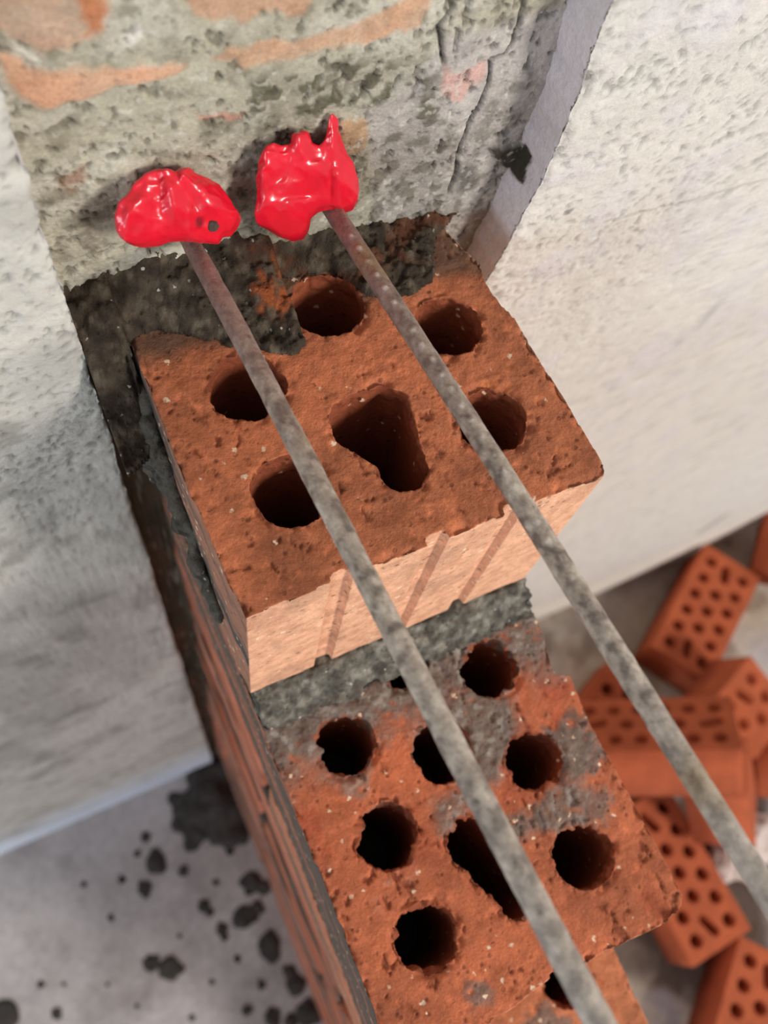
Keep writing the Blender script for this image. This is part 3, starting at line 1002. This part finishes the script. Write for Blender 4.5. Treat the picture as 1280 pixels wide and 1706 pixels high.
eR = empty('steel_bar', (0, 0, 0)); A, B = ext(RA, RB, 18, 90)
eR.location = Vector(A*S)
tag(eR, 'right steel bar, ribbed, set in the wall with a spiked red resin blob', 'steel bar', 'steel bars over the pier')
link('rod', localize(bar('rod', A, B, 2.8, 8, True, '', .5), A), M_STEEL, eR)
O_R = [(427, 358), (433, 325), (430, 295), (437, 268), (446, 251), (458, 246), (475, 248), (488, 245), (490, 230), (503, 224), (516, 230), (521, 245), (533, 251), (540, 243), (544, 225),
       (548, 207), (555, 197), (563, 205), (563, 222), (569, 240), (577, 258), (588, 278), (596, 305), (594, 330), (585, 345), (570, 350), (548, 343), (530, 347), (517, 358), (512, 380),
       (504, 393), (488, 397), (468, 392), (448, 380), (430, 371)]
me = resin(O_R, 250, 395, 99, 92, [(447, 300, 12, 46, 5, 2.2), (475, 300, 12, 32, 30, -1.6), (528, 300, 22, 16, 0, 2.4), (505, 265, 10, 30, -20, 1.6), (560, 250, 10, 34, 0, 1.6), (575, 318, 18, 22, 0, 2.0),
                                   (552, 312, 5, 28, 0, -1.4), (488, 366, 22, 20, 0, 2.4), (455, 360, 14, 18, 0, .8), (505, 335, 24, 7, -20, -1.5), (500, 245, 14, 12, 0, 1.2)], 67, 14)
me.transform(Matrix.Scale(S, 4)); smooth(me)
link('resin_blob', localize(me, A), M_RESIN, eR)

# ------------------------------------------------------------------ mortar dropped on the floor
M_WET = mat('damp_mortar', base=(62, 58, 54), rough=0.9, var=.3, vsc=60, bsc=200, bump=.8, bdist=.002)
def fl(u, v): return un(u, v, 2, FLOOR)[:2]


rng = random.Random(4)
hp = []
for u, v, r in ((345, 1300, 34), (372, 1285, 28), (350, 1335, 46), (320, 1345, 32), (375, 1350, 42), (392, 1385, 26), (325, 1385, 22), (318, 1405, 16), (365, 1385, 22), (300, 1372, 16), (385, 1400, 16), (290, 1330, 12), (400, 1330, 24)):
    p = fl(u, v); hp.append((p[0], p[1], FLOOR, r*.98, (1, 1, .45)))
me = balls(hp, 3.0, 3, 5, 20, base=FLOOR+1.0); me.transform(Matrix.Scale(S, 4)); smooth(me)
tag(link('mortar_heap', me, M_WET), 'dark mortar heap on the floor at the foot of the pier', 'mortar')


def dropping(pts, label, seed, group=None, cat='mortar'):
    sp_ = []
    for u, v, r in pts:
        p = fl(u, v)
        sp_.append((p[0], p[1], FLOOR, r*.95, (1, 1, .35)))
        for _ in range(3):
            a = rng.uniform(0, 6.28); sp_.append((p[0]+r*.7*math.cos(a), p[1]+r*.7*math.sin(a), FLOOR, r*rng.uniform(.35, .6), (1, 1, .35)))
    me = balls(sp_, max(1.6, min(p[2] for p in pts)*.14), seed, 2.2, 14, base=FLOOR+.9, sub=2)
    me.transform(Matrix.Scale(S, 4)); smooth(me)
    o = link('mortar_dropping', me, M_WET); tag(o, label, cat, group)


G = 'mortar droppings on the floor'
dropping([(252, 1605, 14), (283, 1613, 18)], 'twin round mortar dropping on the floor, alone at lower left', 11, G)
dropping([(259, 1437, 18), (242, 1480, 13)], 'mortar dropping on the floor left of the dark heap, with a tail', 12, G)
dropping([(6, 1692, 24)], 'mortar dropping cut by the lower left corner of the photo', 13, G)
dropping([(407, 1528, 19), (428, 1512, 12)], 'large mortar dropping halfway down the long left face of the pier', 14, G)
dropping([(448, 1573, 19), (455, 1592, 12)], 'upright mortar dropping close to the pier, below the large one', 15, G)
dropping([(494, 1641, 16), (484, 1620, 12)], 'mortar dropping hugging the pier near the lower frame edge', 16, G)
dropping([(455, 1694, 14), (512, 1690, 20), (485, 1700, 12)], 'spread mortar dropping on the lower frame edge beside the pier', 17, G)
dropping([(421, 1471, 17), (440, 1480, 12)], 'mortar dropping against the pier below the dark heap', 18, G)
dropping([(339, 1510, 11), (350, 1520, 8)], 'small comma-shaped mortar dropping midway between heap and twin dropping', 19, G)
dropping([(370, 1549, 10), (374, 1562, 7)], 'small mortar dropping left of the large one', 20, G)
for i, (u, v, r) in enumerate(((242, 1396, 9), (305, 1452, 9), (203, 1466, 7), (184, 1529, 5), (68, 1641, 6), (94, 1689, 8), (436, 1641, 8), (411, 1684, 8), (353, 1636, 5),
                               (395, 1597, 7), (228, 1423, 6), (382, 1418, 8), (360, 1470, 6), (139, 1474, 5), (228, 1676, 4), (320, 1696, 5), (107, 1640, 4), (300, 1560, 4), (318, 1408, 9), (180, 1640, 4))):
    dropping([(u, v, r)], 'small dark speck of mortar on the pale floor', 30+i, 'small mortar specks on the floor')

# ------------------------------------------------------------------ loose bricks on the floor, right
base_me = plain_brick(240, 7)
base_me.transform(Matrix.Translation((-57.5, -120, 0)))
base_me.transform(Matrix.Scale(S, 4))
base_me.materials.append(M_BRICK_FAR)


half_me = plain_brick(115, 9)
half_me.transform(Matrix.Translation((-57.5, -57.5, 0)))
half_me.transform(Matrix.Scale(S, 4))
half_me.materials.append(M_BRICK_FAR)
LOOSE = [
    ('flat loose brick nearest the right wall, dark gap along its left side', 0, [0.5243, 0.8513, 0.0211, -0.8515, 0.5243, 0.0061, -0.0059, -0.0211, 0.9998], [870.1, 56.0, -1318.1]),
    ('long tilted loose brick, holes up and plain side towards us, behind the right bar', 0, [-0.5486, 0.836, 0.0124, -0.6157, -0.414, 0.6704, 0.5656, 0.3601, 0.7419], [601.5, -133.9, -1150.8]),
    ('flat loose brick beside the chipped corner of the second pier brick', 0, [0.999, -0.0444, 0.0045, 0.0445, 0.9989, -0.017, -0.0037, 0.0172, 0.9998], [585.8, -288.4, -1314.6]),
    ('broken loose brick with angled holes lying on the others at the right frame edge', 1, [-0.9402, 0.3195, 0.1181, -0.3395, -0.9078, -0.2462, 0.0285, -0.2716, 0.962], [790.1, -95.1, -1230.0]),
    ('loose brick showing its plain side, right of the dark gap at the right frame edge', 1, [-0.6483, 0.7237, 0.2367, -0.1292, -0.4109, 0.9025, 0.7503, 0.5545, 0.3599], [853.1, -264.2, -1246.2]),
    ('flat loose brick in the lower right corner of the photo', 0, [0.6284, 0.7779, -0.0011, -0.7779, 0.6284, -0.0029, -0.0016, 0.0027, 1.0], [571.4, -528.5, -1320.6]),
    ('dark red loose brick standing against the right wall at the frame edge', 1, [0.4178, 0.6092, 0.674, -0.0, 0.7419, -0.6705, -0.9085, 0.2802, 0.31], [1048.3, 129.3, -1252.4]),
    ('loose brick mostly hidden behind the pier, one corner out', 1, [0.392, 0.92, -0.0007, -0.92, 0.392, -0.0017, -0.0013, 0.0013, 1.0], [637.2, -23.9, -1320.8]),
    ('plain reddish side of a loose half brick wedged under the long tilted one', 1, [0.6873, -0.1198, 0.7164, 0.5853, 0.6754, -0.4486, -0.4302, 0.7276, 0.5343], [658.8, -188.2, -1195.0]),
]
for lb, half, B, t in LOOSE:
    o = bpy.data.objects.new('perforated_brick', half_me if half else base_me); COL.objects.link(o)
    o.matrix_world = Matrix(((B[0], B[1], B[2], t[0]*S), (B[3], B[4], B[5], t[1]*S), (B[6], B[7], B[8], t[2]*S), (0, 0, 0, 1)))
    tag(o, lb, 'brick', 'loose perforated bricks on the floor')

# pale rubble lump
p = un(1243, 1412, 2, FLOOR+50)
me = balls([(p[0]+a, p[1]+b, FLOOR+c, r, s_) for a, b, c, r, s_ in ((0, 0, 22, 46, (1, 1, .7)), (34, 6, 25, 42, (1, 1, .7)), (-30, -14, 16, 30, (1, 1, .6)), (20, 34, 25, 34, (1, 1, .7)), (60, -10, 20, 40, (1, 1, .6)), (5, -30, 15, 30, (1, 1, .6)))], 3.5, 6, 9, 26, base=FLOOR+1)
me.transform(Matrix.Scale(S, 4)); smooth(me, False)
tag(link('rubble_lump', me, M_RUBBLE), 'pale pinkish lump of broken mortar among the loose bricks, behind the right bar', 'rubble')
